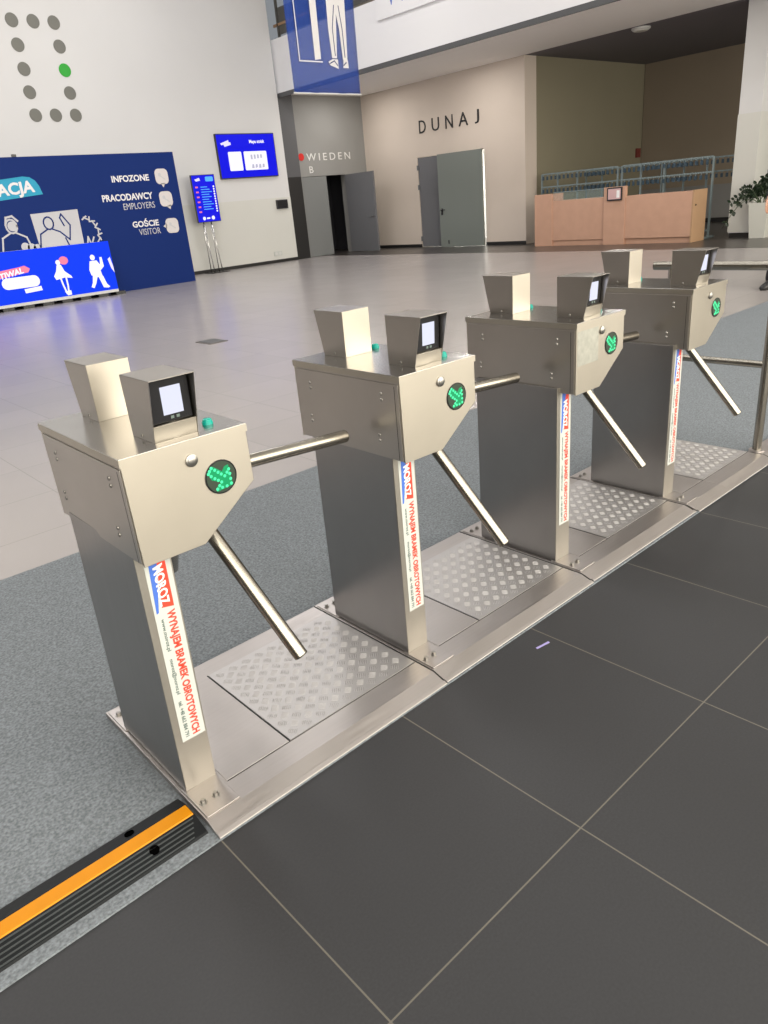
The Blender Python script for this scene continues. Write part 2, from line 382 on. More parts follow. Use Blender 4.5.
# ------------------------------------------------------------------ turnstile
W_, D_, ZB, ZC, XC = .3186, .525, .738, .8537, .159
COLY0, COLY1 = .062, .463
def reader(root, mirror, part):
    Y = (lambda y: D_-y) if mirror else (lambda y: y)
    x0, x1, t = .104, .216, .002
    b = MB()
    side = [(.156, 1.0), (.040, 1.0), (.005, 1.147), (.158, 1.147)]
    for x in (x0, x1-t): b.poly_prism([(x, Y(y), z) for y, z in side], (t, 0, 0))
    b.poly_prism([(x0, Y(.158), 1.145), (x0, Y(.158), 1.147), (x0, Y(.005), 1.147), (x0, Y(.005), 1.145)], (x1-x0, 0, 0))
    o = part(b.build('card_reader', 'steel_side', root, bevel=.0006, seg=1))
    MB().poly_prism([(x0+t, Y(.041), 1.0), (x0+t, Y(.033), 1.038), (x0+t, Y(.048), 1.0395), (x0+t, Y(.048), 1.0)], (x1-x0-2*t, 0, 0)).build('face_plate', 'steel', o, bevel=.0005, seg=1)
    MB().poly_prism([(x0, Y(.1575), 1.0), (x0, Y(.1595), 1.147), (x0, Y(.157), 1.147), (x0, Y(.154), 1.0)], (x1-x0, 0, 0)).build('back_plate', 'steel', o, bevel=.0005, seg=1)
    part_b = MB().poly_prism([(x0+t+.003, Y(.042), 1.040), (x0+t+.003, Y(.035), 1.143), (x0+t+.003, Y(.07), 1.143), (x0+t+.003, Y(.07), 1.040)], (x1-x0-2*t-.006, 0, 0)).build('bezel', 'black', o, bevel=.002)
    part_b['label'] = 'black reader bezel'
    s = MB().poly_prism([(.140, Y(.0402), 1.057), (.140, Y(.0358), 1.122), (.140, Y(.055), 1.122), (.140, Y(.055), 1.057)], (.050, 0, 0)).build('display', 'screen_white', o)
    s['label'] = 'lit white display'
    k = MB()
    for x in (.156, .170): k.poly_prism([(x, Y(.0411), 1.046), (x, Y(.0406), 1.053), (x, Y(.055), 1.053), (x, Y(.055), 1.046)], (.008, 0, 0))
    k.build('key_mark', 'grey_ink', o)
    sc = MB()
    sc.lathe((x0-.001, Y(.10), 1.010), (-.003, 0, 0), [(0, .0045), (.6, .0042), (1, .002)], 12)
    sc.build('screw', 'bolt', o)

def make_turnstile():
    root = empty('turnstile')
    heads = []
    def hp(o): heads.append(o); return o
    # floor platform
    bx0, bx1, bt = -.026, .8235, .026
    pr = [(.586, .006), (.586, bt), (-.0676, bt), (-.117, .009), (-.1255, .006)]
    b = MB().poly_prism([(bx0, y, z) for y, z in pr], (bx1-bx0, 0, 0)); b.build('floor_platform', 'steel_base', root, bevel=.002)
    MB().poly_prism([(bx0, y, z) for y, z in ((-.112, .011), (-.115, .0145), (-.1275, .0095), (-.1285, .006), (-.120, .006))], (bx1-bx0, 0, 0)).build('front_lip', 'steel_base', root, bevel=.001)
    MB().box(.086, .2985, .0185, .5011, bt, bt+.0018).build('cover_panel', 'steel_base', root, bevel=.0005, seg=1)
    sm = MB(); sm.box(.299, .3035, .016, .5035, bt, bt+.0006); sm.box(.086, .82, .0150, .0178, bt, bt+.0004); sm.poly_prism([(.8238, y, z) for y, z in ((.586, .0065), (.586, .0258), (-.0676, .0258), (-.117, .0088), (-.126, .0065))], (.0050, 0, 0))
    sm.build('seam', 'dark_gap', root)
    # tread plate with five-bar pattern
    tx0, tx1, ty0, ty1 = .304, .8185, .0185, .5011
    tp = MB(); tp.box(tx0, tx1, ty0, ty1, bt, bt+.003)
    c = .0375; hh = .0011; zz = bt+.003; r2 = math.sqrt(.5)
    for i in range(-2, 30):
        for j in range(-20, 20):
            u = i*c; v = j*c; cx = tx0+(u-v)*r2; cy = ty0+(u+v)*r2
            if not (tx0+.016 < cx < tx1-.016 and ty0+.016 < cy < ty1-.016): continue
            along = (r2, r2) if (i+j) % 2 else (-r2, r2); ac = (-along[1], along[0])
            for k in range(-2, 3):
                px, py = cx+ac[0]*k*.0062, cy+ac[1]*k*.0062
                Lh, wh = .0142-abs(k)*.0006, .0015
                q = [(Lh, 0, 0), (Lh*.5, wh, 0), (-Lh*.5, wh, 0), (-Lh, 0, 0), (-Lh*.5, -wh, 0), (Lh*.5, -wh, 0)]
                vs = [tp.bm.verts.new((px+along[0]*a+ac[0]*d, py+along[1]*a+ac[1]*d, zz)) for a, d, _ in q]
                t0 = tp.bm.verts.new((px+along[0]*Lh*.55, py+along[1]*Lh*.55, zz+hh)); t1 = tp.bm.verts.new((px-along[0]*Lh*.55, py-along[1]*Lh*.55, zz+hh))
                F = tp.bm.faces.new
                F((vs[0], vs[1], t0)); F((vs[5], vs[0], t0)); F((vs[1], vs[2], t1, t0)); F((vs[2], vs[3], t1)); F((vs[3], vs[4], t1)); F((vs[4], vs[5], t0, t1))
    tp.build('tread_plate', 'alu', root)
    # column
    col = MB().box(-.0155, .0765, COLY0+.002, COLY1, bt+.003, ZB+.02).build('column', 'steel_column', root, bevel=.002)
    MB().box(-.0150, .0765, COLY0, COLY0+.003, bt+.004, ZB+.019).build('lit_front', 'steel_cover', col, bevel=.001)  # thin plate added so the column front takes the lighter, lit tint
    # foot flanges with bolts
    for y0, y1, ys in ((-.062, COLY0+.02, -.008), (COLY1-.02, .575, .535)):
        f = MB().box(-.021, .0785, y0, y1, bt, bt+.004).build('foot_flange', 'steel_base', root, bevel=.0015)
        for x in (-.002, .036):
            MB().lathe((x, ys, bt+.004), (0, 0, .012), [(0, .0115), (.14, .0115), (.15, .0075), (.85, .0075), (.9, .005), (1, .005)], 6).build('bolt', 'bolt', f)
    # housing
    pent = [(0, ZC-.12+.0, 0)]
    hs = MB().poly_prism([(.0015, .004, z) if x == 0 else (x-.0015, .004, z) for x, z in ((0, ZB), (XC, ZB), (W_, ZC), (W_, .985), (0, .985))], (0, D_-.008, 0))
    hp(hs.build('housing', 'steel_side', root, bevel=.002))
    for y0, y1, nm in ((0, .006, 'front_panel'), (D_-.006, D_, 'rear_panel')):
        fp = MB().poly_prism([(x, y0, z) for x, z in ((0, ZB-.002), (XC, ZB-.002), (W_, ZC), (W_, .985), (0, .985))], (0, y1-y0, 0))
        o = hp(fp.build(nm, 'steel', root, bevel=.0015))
        if nm == 'front_panel': front = o
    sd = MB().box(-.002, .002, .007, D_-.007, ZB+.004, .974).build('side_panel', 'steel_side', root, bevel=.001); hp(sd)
    MB().box(-.0023, .002, .0222, .0240, ZB+.006, .968).build('seam', 'dark_gap', sd)
    for y, z in ((.44, .924), (.453, .81), (.083, .931), (.107, .80)):
        for dz in (.009, -.009):
            MB().lathe((-.002, y, z+dz), (-.0035, 0, 0), [(0, .0058), (.5, .0052), (1, .003), (1.0, .0)], 12).build('screw', 'bolt', sd)
    lid = MB().box(-.002, W_+.002, -.002, D_+.002, .990, 1.0).build('lid', 'steel_lid', root, bevel=.001); hp(lid)
    rm_ = MB(); rm_.box(-.0026, W_+.0026, -.0026, .0, .980, .9985); rm_.box(-.0026, W_+.0026, D_, D_+.0026, .980, .9985); rm_.box(-.0026, .0, -.002, D_+.002, .980, .9985); rm_.box(W_, W_+.0026, -.002, D_+.002, .980, .9985)
    rm_.build('rim', 'steel', lid)
    reader(root, False, hp); reader(root, True, hp)
    for n_, y in (('pilot_lamp', .079), ('pilot_lamp', .402)):
        o = MB().lathe((.262, y, 1.0), (0, 0, .014), [(0, .0135), (.5, .0135), (.52, .0115), (.85, .0115), (1, .008), (1, 0)], 18).build(n_, 'pilot', root); hp(o); auto_smooth(o); o['label'] = 'teal pilot lamp'
    # button and direction light on the front
    o = MB().lathe((.1645, 0, .950), (0, -.009, 0), [(0, .0155), (.5, .015), (.7, .012), (.71, .0105), (.85, .0105), (1, .008), (1, 0)], 24).build('push_button', 'bolt', root); auto_smooth(o); hp(o)
    led = hp(MB().lathe((.231, .002, .889), (0, -.0045, 0), [(0, .0425), (.9, .0425), (.95, .0405), (.72, .0395), (.72, 0)], 32).build('direction_light', 'black', root))
    led['label'] = 'round green arrow light'
    g = MB().lathe((.231, -.0013, .889), (0, -.0008, 0), [(0, .0390), (1, .0390)], 28).build('light_field', 'led_back', led)
    ar = MB(); Lp = Plane((.231, -.0021, .889), (1, 0, 0), (0, 0, 1))
    Lp.fill(ar, [(-.034, .018), (-.018, .031), (.004, .013), (.012, .023), (.023, .025), (.027, -.028), (-.018, -.034), (-.014, -.020), (.0, -.014), (-.026, -.002)], .0003)
    ar.build('arrow', 'led_mid', led)
    d = MB(); pts = [(-0.0223, 0.0277), (-0.0142, 0.0208), (-0.0066, 0.0135), (0.0009, 0.0067), (0.0093, -0.0007), (-0.0318, 0.0157), (-0.0281, 0.0217), (-0.0261, 0.0085), (-0.0176, 0.0004), (-0.0096, -0.0061), (-0.0016, -0.0131), (-0.0083, -0.0204), (-0.0154, -0.0273), (-0.002, -0.0267), (0.0106, -0.0269), (0.0233, -0.0237), (0.0235, -0.0118), (0.0234, 0.0011), (0.0226, 0.0132), (0.0167, 0.0067)]      # arrow of lamps pointing to the lower right
    for a, c_ in pts:
        d.lathe((.231+a, -.0022, .889+c_), (0, -.0012, 0), [(0, .0042), (1, .0030)], 8)
    d.build('led_dots', 'led', led)
    # tripod
    dax = Vector((.6627, .0144, -.7488)).normalized(); hc = Vector((.2035, .2191, .8375))
    o = MB().lathe(hc+dax*.02, dax*.075, [(0, .07), (.6, .07), (.8, .055), (1, .03), (1, 0)], 28).build('hub', 'steel_tube', root); hp(auto_smooth(o))
    for k in range(3):
        dr = Matrix.Rotation(2*PI*k/3, 3, dax) @ Vector((.99824, -.02836, -.05203))
        if dr.y > .3: dr = (dr+Vector((-.055, 0, 0))).normalized()
        a = hp(auto_smooth(MB().cyl(hc, hc+dr*.568, .0195, n=24).build('arm', 'steel_tube', root)))
        auto_smooth(MB().lathe(hc+dr*.568, dr*.004, [(0, .0195), (.6, .0185), (1, .015), (1, 0)], 24).build('end_cap', 'steel_tube', a))
    # advertising strip on the column front
    y = COLY0-.0008
    st = MB().box(.0045, .072, y, COLY0+.0005, .186, ZB-.001).build('sticker', 'sticker', col)
    Pl = Plane((.0045, y, .735), (0, 0, -1), (1, 0, 0))         # u runs down, w runs right
    st['label'] = 'white strip with red and blue lettering'
    return root, heads, col, st, front

def sticker_print(st):                          # lettering is a sibling of the strip so that depth stays thing > part > sub-part
    y = COLY0-.0009; dn = (0, 0, -1); rt = (1, 0, 0); col = st.parent
    Pl = Plane((.0045, y, .735), dn, rt)
    red = MB(); Pl.fill(red, [(0, .034), (.146, .022), (.152, .054), (0, .054)], .0004)
    red.build('logo_red', 'red_ink', col)
    blue = MB(); Pl.fill(blue, [(0, .012), (.158, .006), (.156, .012), (.0, .037)], .0004); blue.build('logo_blue', 'blue_ink', col)
    text('logo_lettering', 'MOROZ', 'white_ink', col, Pl.p(.036, .019, .0005), dn, rt, .108, .027, .0003, bold=.028, shear=-.25)
    text('lettering', 'WYNAJEM BRAMEK OBROTOWYCH', 'red_ink', col, Pl.p(.160, .0255, 0), dn, rt, .380, .0285, .0004, bold=.036)
    text('lettering', 'www.moroz.pl', 'grey_ink', col, Pl.p(.176, .010, 0), dn, rt, .094, .013, .0004, bold=.022)
    text('lettering', 'moroz@moroz.pl', 'grey_ink', col, Pl.p(.294, .010, 0), dn, rt, .108, .013, .0004, bold=.022)
    text('lettering', 'tel. +48 662 884 791', 'grey_ink', col, Pl.p(.424, .011, 0), dn, rt, .114, .0115, .0004, bold=.022)

def set_head(o, hx, yaw, zdrop=0):
    c, s_ = math.cos(yaw), math.sin(yaw)
    o.rotation_euler = (0, 0, yaw); o.location = (hx+.25*s_, .25-.25*c, 0)
tn, heads, colm, stk, frontp = make_turnstile()
sticker_print(stk)
head_idx = [list(tn.children).index(o) for o in heads]; col_idx = list(tn.children).index(colm)
n_child = len(tn.children)
labels = ['nearest stainless tripod turnstile, standing beside the orange striped cable ramp',
          'second stainless tripod turnstile counted from the orange striped cable ramp',
          'third stainless tripod turnstile, with a dull rectangular smudge on its front panel',
          'farthest stainless tripod turnstile, standing next to the tubular guard rail']
PX = [0, .8552, 1.7140, 2.5728]; HX = [.0006, -.0153, .0027, .012]; YAW = [-.0105, -.0144, .0013, -.0016]; BY = [0, .004, .0087, -.0033]; LEAN = [.019, .006, .005, .005]
roots = [tn]+[copy_tree(tn) for _ in range(3)]
for k, r in enumerate(roots):
    r.location = (PX[k], BY[k], 0)
    ch = sorted(r.children, key=lambda o: 0)
    tag(r, labels[k], 'turnstile', 'tripod turnstiles in a row')
    for i, o in enumerate(r.children):
        base = o.name.split('.')[0]
        if base in ('housing', 'front_panel', 'rear_panel', 'side_panel', 'lid', 'card_reader', 'pilot_lamp', 'push_button', 'direction_light', 'hub', 'arm'):
            set_head(o, HX[k], YAW[k])
            o.location.y -= BY[k]
        if base == 'column': o.rotation_euler = (0, LEAN[k], 0)
# the last turnstile's level arm stops behind its front panel
for o in list(roots[3].children):
    if o.name.startswith('arm') and (o.data.vertices[-1].co-Vector((.2035, .2191, .8375))).normalized().x > .9:
        o.scale = (.90, .90, .90); o.location += Vector((.2035, .2191, .8375))*.10
# the last platform has no rear border beside its tread plate
for o in roots[3].children:
    if o.name.startswith('floor_platform'):
        b = MB(); pr4 = [(-.0676, .026), (-.117, .009), (-.1255, .006)]
        b.poly_prism([(-.026, y, z) for y, z in [(.586, .006), (.586, .026)]+pr4], (.330, 0, 0))
        b.poly_prism([(.304, y, z) for y, z in [(.5025, .006), (.5025, .026)]+pr4], (.8235-.304, 0, 0))
        t_ = b.build('floor_platform', 'steel_base', None, bevel=.002); o.data = t_.data; bpy.data.objects.remove(t_)
# dull residue patch on the third one
for o in roots[2].children:
    if o.name.startswith('front_panel'):
        MB().box(.006, .142, -.0004, .001, .842, .968).build('adhesive_patch', 'residue', o)['label'] = 'dull grey adhesive patch'

# ------------------------------------------------------------------ guard rail at the far end
gr = empty('guard_rail', (3.445, .02, 0)); tag(gr, 'tubular steel guard rail with two horizontal bars beside the farthest turnstile', 'guard rail')
def tubeo(name, a, b, r, par, m='steel_tube'): return auto_smooth(MB().cyl(a, b, r, n=24).build(name, m, par))
tubeo('top_bar', (0, .628, .995), (0, -.55, .995), .023, gr)
tubeo('lower_bar', (0, .52, .497), (0, -.033, .497), .0185, gr)
MB().poly_prism([(-.040, y-.02, z) for y, z in [(.0185, .006), (.0185, .026), (-.0676, .026), (-.117, .009), (-.1255, .006)]], (.36, 0, 0)).build('base_plate', 'steel_base', gr, bevel=.002)
for y, z0 in ((.52, .006), (-.033, .026)):
    q = tubeo('post', (0, y, z0), (0, y, .98), .023, gr)
    auto_smooth(MB().lathe((0, y, z0), (0, 0, .008), [(0, .040), (.7, .040), (1, .028)], 24).build('foot_plate', 'steel_base', q))

# ------------------------------------------------------------------ backdrop and LED counter
bd = empty('printed_backdrop', (6.0, 16.3, 0)); tag(bd, 'navy printed backdrop wall with white direction lettering and icons', 'backdrop')
box('panel', 'navy', -3.2, 2.99, 0, .12, 0, 3.0, bd)
box('clip', 'black', -.74, -.66, -.02, .05, 3.0, 3.05, bd)
B = Plane((-6.0, -.0, 0), (1, 0, 0), (0, 0, 1))      # u = world x, w = world z
ys = -.003
B.o = Vector((-6.0, ys+.002, 0))
cy = MB(); pts = [(3.3, 2.05), (5.70, 2.25), (5.66, 2.42), (5.60, 2.53), (5.50, 2.60), (5.36, 2.62), (3.3, 2.43)]
B.fill(cy, pts, .002); cy.build('cyan_banner', 'cyan', bd)
text('lettering', 'REJESTRACJA', 'print_white', bd, B.p(3.63, 2.09, .002), (1, 0, .075), (0, 0, 1), 1.93, .31, .002, bold=.035)
for s_, u0, u1, w, hh_, bo in (('INFOZONE', 7.32, 8.25, 2.40, .14, .03), ('PRACODAWCY', 7.0, 8.26, 2.0, .15, .03), ('EMPLOYERS', 7.47, 8.27, 1.80, .14, 0), ('GOŚCIE', 7.6, 8.28, 1.395, .185, .03), ('VISITOR', 7.73, 8.29, 1.215, .14, 0)):
    text('lettering', s_, 'print_white' if bo else 'print_light', bd, B.p(u0, w), (1, 0, 0), (0, 0, 1), u1-u0, hh_, .002, bold=bo)
for u, w, tail in ((8.585, 2.475, (0, -1)), (8.59, 1.975, (.3, -1)), (8.625, 1.365, (-1, 0))):
    ic = MB(); B.rrect(ic, u-.17, u+.17, w-.17, w+.17, .10)
    tx, tw = tail; B.fill(ic, [(u+tx*.15-tw*.06, w+tw*.15+tx*.06), (u+tx*.15+tw*.06, w+tw*.15-tx*.06), (u+tx*.24, w+tw*.24)])
    io = ic.build('speech_icon', 'print_icon', bd)
    sy = MB()
    B.line(sy, [(u-.07, w+.05), (u-.02, w+.0), (u+.07, w-.06)], .025, .0035, .0018); B.disc(sy, u-.05, w+.04, .04, .0032, .0018)
    sy.build('pictogram', 'print_light', io)
# line drawing: figures at a board
wbd = MB(); B.fill(wbd, [(5.32, 1.87), (6.37, 1.90), (6.34, 1.0), (5.36, 1.0)]); wbd.build('drawn_board', 'print_light', bd)
ln = MB()
def figure(ln, u, w, s_, wd, arm_up):
    c_ = lambda a, b: (u+a*s_, w+b*s_)
    B.line(ln, [c_(.14*math.cos(t*PI/8), .17*math.sin(t*PI/8)) for t in range(17)], wd, .0045, .0018)
    B.line(ln, [c_(-.06, -.16), c_(-.30, -.28), c_(-.42, -.8)], wd, .0045, .0018)
    if arm_up: B.line(ln, [c_(.06, -.16), c_(.28, -.26), c_(.52, -.5), c_(.62, -.1), c_(.42, .22), c_(.36, .12), c_(.44, -.1)], wd, .0045, .0018); B.line(ln, [c_(.40, -.45), c_(.5, -.8)], wd, .0045, .0018)
    else: B.line(ln, [c_(.06, -.16), c_(.32, -.3), c_(.46, -.8)], wd, .0045, .0018)
figure(ln, 5.66, 1.66, .75, .03, True)
ln.build('drawn_man', 'navy', bd)
ln = MB(); figure(ln, 4.87, 1.66, .8, .035, False)
B.line(ln, [(4.76, 1.7), (4.80, 1.84), (4.93, 1.86), (5.02, 1.76)], .04)
ln.build('drawn_woman', 'print_light', bd)
fa = MB(); B.disc(fa, 4.89, 1.66, .10, .0012); fa.build('drawn_face', 'print_light', bd)
ln = MB(); last = None; pl = []
for k in range(26):
    t = k/25; a = -1.3+2.8*t; u = 6.42+.34*math.cos(a)+.05*math.sin(k*2.4); w = 1.36+.36*math.sin(a)+.045*math.cos(k*2.4); pl.append((u, w))
B.line(ln, pl, .03); B.line(ln, [(6.40, 1.05), (6.47, 1.3), (6.52, 1.12), (6.6, 1.28)], .035)
for x in (5.05, 5.18, 5.3): B.disc(ln, x, 1.2+.03*math.sin(x*40), .09)
ln.build('drawn_plant', 'print_light', bd)

lc = empty('led_counter', (5.3, 15.7, 0)); tag(lc, 'long counter with a glowing blue screen front before the navy backdrop', 'counter')
XL, XR = 3.2-5.3, 6.66-5.3
box('body', 'white_metal', XL, XR-.02, .06, .58, .1, 1.175, lc)
box('screen', 'counter_blue', XL, XR, 0, .06, .135, 1.18, lc)
box('plinth', 'white_metal', XL, XR, .0, .5, .075, .135, lc)
for k in range(9): box('foot', 'black', XL+.05+k*.42, XL+.28+k*.42, .05, .4, 0, .075, lc)
Cn = Plane((-5.3, -.0005, 0), (1, 0, 0), (0, 0, 1))
a = MB(); Cn.fill(a, [(3.2, .52), (4.1, .66), (4.78, .73), (4.83, .80), (4.73, .87), (4.6, .85), (3.2, .72)]); a.build('screen_tag', 'glow_pink', lc)
text('lettering', 'FESTIWAL', 'glow_white', lc, Cn.p(3.96, .60, .002), (1, 0, .17), (0, 0, 1), .74, .12, .001, bold=.03)
a = MB(); Cn.rrect(a, 4.19, 4.97, .43, .66, .11); a.build('screen_pill', 'glow_white', lc)
text('lettering', 'przyszłości', 'glow_pale', lc, Cn.p(4.28, .49, .002), (1, 0, .02), (0, 0, 1), .58, .13, .001)
a = MB(); Cn.fill(a, [(4.62, .315), (4.98, .335), (4.97, .425), (4.61, .40)]); a.build('screen_caption', 'glow_white', lc)
# walking figures drawn on the screen
a = MB()
g = 5.46
Cn.disc(a, g-.02, .85, .055, rx=.05)
Cn.fill(a, [(g-.06, .80), (g+.03, .80), (g+.08, .66), (g+.2, .55), (g+.22, .50), (g+.06, .53), (g-.14, .50), (g-.17, .58), (g-.10, .68)])
Cn.line(a, [(g-.04, .52), (g-.02, .38), (g+.02, .20)], .035); Cn.line(a, [(g+.08, .52), (g+.08, .36), (g+.06, .20)], .035)
Cn.fill(a, [(g-.02, .24), (g+.12, .25), (g+.12, .16), (g+.03, .15)])
a.build('screen_figure', 'glow_white', lc)
a = MB(); Cn.disc(a, g+.11, .88, .085, rx=.10); a.build('screen_balloon', 'glow_pink', lc)
a = MB(); g = 6.24
Cn.disc(a, g-.02, .87, .06, rx=.055)
Cn.fill(a, [(g-.10, .80), (g+.06, .80), (g+.12, .70), (g+.14, .86), (g+.19, .86), (g+.20, .66), (g+.1, .58), (g+.12, .46), (g-.02, .44), (g-.13, .50), (g-.15, .62)])
Cn.fill(a, [(g-.10, .50), (g+.0, .46), (g-.06, .32), (g-.13, .22), (g-.19, .25), (g-.14, .34)])
Cn.fill(a, [(g+.02, .46), (g+.13, .46), (g+.18, .28), (g+.24, .21), (g+.2, .19), (g+.09, .21), (g+.06, .32)])
a.build('screen_figure', 'glow_white', lc)
a = MB(); Cn.fill(a, [(6.56, .80), (6.62, .84), (6.655, .62), (6.655, .5), (6.60, .60)]); a.build('screen_fragment', 'glow_pale', lc)

# ------------------------------------------------------------------ wall screen, totem, wall boxes
tv = empty('wall_screen', (12.36, 18.25, 2.43)); tag(tv, 'wide blue wall-mounted screen with two white cards', 'screen')
box('case', 'frame_dark', -.99, .98, -.07, 0, -.01, 1.145, tv, .005)
box('display', 'tv_blue', -.965, .955, -.074, -.068, .015, 1.12, tv)
T = Plane((-12.36, -.0745, -2.43), (1, 0, 0), (0, 0, 1))
a = MB(); T.rrect(a, 11.70, 12.14, 2.62, 3.11, .03); a.build('white_card', 'glow_white', tv)
a = MB(); T.rrect(a, 12.22, 13.0, 2.62, 3.11, .03); o = a.build('white_card', 'glow_white', tv)
a = MB()
for k in range(4): T.fill(a, [(12.44+k*.11, 2.9+.01*k), (12.50+k*.11, 2.9+.01*k), (12.50+k*.11, 3.02), (12.44+k*.11, 3.02)], .0035, .0018)
for k in range(4): T.fill(a, [(12.44+k*.12, 2.67), (12.52+k*.12, 2.67+.02*(k % 2)), (12.52+k*.12, 2.77), (12.46+k*.12, 2.77)], .0035, .0018)
a.build('card_marks', 'glow_grey', o)
a = MB(); T.fill(a, [(11.50, 3.33), (11.77, 3.41), (11.78, 3.35), (11.83, 3.36), (11.84, 3.29), (11.62, 3.24), (11.6, 3.30), (11.53, 3.28)]); a.build('corner_logo', 'glow_pale', tv)
text('lettering', 'Mapa stoisk', 'glow_white', tv, T.p(12.46, 3.29), (1, 0, 0), (0, 0, 1), .52, .115, .001, bold=.03)

tt = empty('screen_stand', (10.5, 17.7, 0)); tag(tt, 'slim portrait information screen standing on thin chrome legs', 'screen')
box('case', 'frame_dark', -.36, .355, 0, .06, 1.35, 2.545, tt, .004)
box('display', 'tv_blue', -.345, .34, -.004, .01, 1.365, 2.53, tt)
for x0, x1 in ((-.16, -.03), (.08, .23)):
    MB().tube([(x0-.02, .05, 1.40), (x1-.06, .05, .02)], .013).build('leg', 'chrome', tt, smooth=True)
    MB().tube([(x0-.02, .09, 1.40), (x1, .35, .02)], .013).build('leg', 'chrome', tt, smooth=True)
box('base', 'black', -.2, .38, .0, .42, 0, .02, tt, .004)
Q = Plane((-10.5, -.0045, 0), (1, 0, 0), (0, 0, 1))
a = MB(); Q.fill(a, [(10.23, 2.43), (10.38, 2.47), (10.40, 2.40), (10.27, 2.38)]); a.build('corner_logo', 'glow_pale', tt)
a = MB(); Q.rrect(a, 10.56, 10.80, 2.37, 2.49, .03); a.build('cyan_badge', 'glow_cyan', tt)
a = MB(); c_ = MB()
for k in range(11):
    w = 2.24-k*.062
    if k < 10: Q.fill(a, [(10.38, w-.012), (10.50+.16*((k*7) % 5)/5+.08, w-.012), (10.50+.16*((k*7) % 5)/5+.08, w+.008), (10.38, w+.008)])
    if k % 2 == 0: Q.fill(MB(), [(10.22, w-.02), (10.30, w-.02), (10.30, w+.018), (10.22, w+.018)]).build('row_marker', 'glow_pink', tt)
    Q.disc(c_, 10.78, w, .024)
Q.disc(c_, 10.34, 1.45, .045); Q.disc(c_, 10.62, 1.455, .05); Q.fill(c_, [(10.42, 1.43), (10.52, 1.43), (10.52, 1.47), (10.42, 1.47)])
a.build('text_rows', 'glow_cyan', tt); c_.build('row_icons', 'glow_white', tt)

wb = empty('wall_box', (13.34, 18.235, 1.52)); tag(wb, 'small black box on the white wall below the wide screen', 'wall box')
box('case', 'frame_dark', -.2, .2, -.06, 0, 0, .25, wb, .004); box('cover', 'black', -.17, .17, -.066, -.058, .03, .22, wb)
so = empty('wall_socket', (12.97, 18.235, .2)); tag(so, 'cream double wall socket low on the white wall', 'socket')
box('plate', 'sticker', -.15, .15, -.02, 0, 0, .13, so, .004)
for x in (-.07, .07): MB().lathe((x, -.02, .065), (0, -.004, 0), [(0, .045), (1, .045)], 16).build('outlet', 'white_metal', so)

dl = empty('wall_logo', (7.13, 18.25, 4.0)); tag(dl, 'ring of round grey wall dots with one green dot, high on the white wall', 'wall logo')
dots = [(6.65, 5.94), (7.125, 5.945), (7.60, 5.95), (6.655, 5.46), (7.61, 5.47), (6.66, 4.98), (7.61, 4.985), (6.66, 4.51), (7.61, 4.51), (6.67, 4.035), (7.145, 4.035), (7.63, 4.035)]
for i, (x, z) in enumerate(dots):
    o = MB().lathe((x-7.13, 0, z-4.0), (0, -.012, 0), [(0, .142), (1, .142)], 32).build('dot', 'dot_green' if i == 6 else 'dot_grey', dl)
    if i == 6: o['label'] = 'bright green dot'

# ------------------------------------------------------------------ wall lettering
wl = empty('wall_lettering', (15.4, 18.35, 2.45)); tag(wl, 'pale lettering WIEDEN B with a red dot on the grey wall above the open door', 'lettering')
MB().lathe((14.375-15.4, 0, 2.915-2.45), (0, -.01, 0), [(0, .105), (1, .105)], 24).build('red_dot', 'dot_red', wl)
text('letters', 'WIEDEN', 'ink_grey', wl, (14.58-15.4, -.001, 2.80-2.45), (1, 0, 0), (0, 0, 1), 1.76, .205, .008, spacing=1.45)
text('letters', 'B', 'ink_grey', wl, (14.64-15.4, -.001, 2.455-2.45), (1, 0, 0), (0, 0, 1), .15, .19, .008)
w2 = empty('wall_lettering', (WX, 14.6, 3.12)); tag(w2, 'black lettering DUNAJ on the beige wall above the double door', 'lettering')
for ch_, ya, yb in (('D', 15.80, 15.52), ('U', 15.27, 14.97), ('N', 14.72, 14.43), ('A', 14.21, 13.85), ('J', 13.60, 13.44)):
    text('letter', ch_, 'ink_black', w2, (-.001, ya-14.6, .105), (0, -1, 0), (0, 0, 1), ya-yb, .345, .012)

# ------------------------------------------------------------------ banner, bridge sign, balustrade, lamp, call point
bn = empty('hanging_banner', (10.52, 12.0, 3.6)); tag(bn, 'sheer blue hanging banner with white line drawing in front of the bridge', 'banner')
b = MB(); nx, nz = 12, 16
g = [[b.bm.verts.new((-.885+1.77*i/nx, .02*math.sin(i*1.3+j*.2), .03+4.6*j/nz)) for i in range(nx+1)] for j in range(nz+1)]
for j in range(nz):
    for i in range(nx): b.bm.faces.new((g[j][i], g[j][i+1], g[j+1][i+1], g[j+1][i]))
fb = b.build('fabric', 'banner', bn, smooth=True)
so_ = fb.modifiers.new('thickness', 'SOLIDIFY'); so_.thickness = .002
MB().cyl((-.9, 0, .02), (.9, 0, .02), .018, n=12).build('bottom_rod', 'white_metal', bn)
MB().cyl((-.95, 0, 4.64), (.95, 0, 4.64), .02, n=12).build('top_rod', 'white_metal', bn)
hg = MB()
for x in (-.8, .8): hg.cyl((x, 0, 4.64), (x, 0, 5.9), .006, n=8)
hg.build('hanging_cord', 'white_metal', bn)
K = Plane((-10.52, -.024, -3.6), (1, 0, 0), (0, 0, 1))
a = MB(); K.line(a, [(9.84, 7.0), (9.84, 4.19), (10.42, 4.19)], .022); K.fill(a, [(10.235, 7.0), (10.235, 4.22), (10.39, 4.24), (10.42, 7.0)]); a.build('drawn_door', 'print_white', bn)
a = MB()
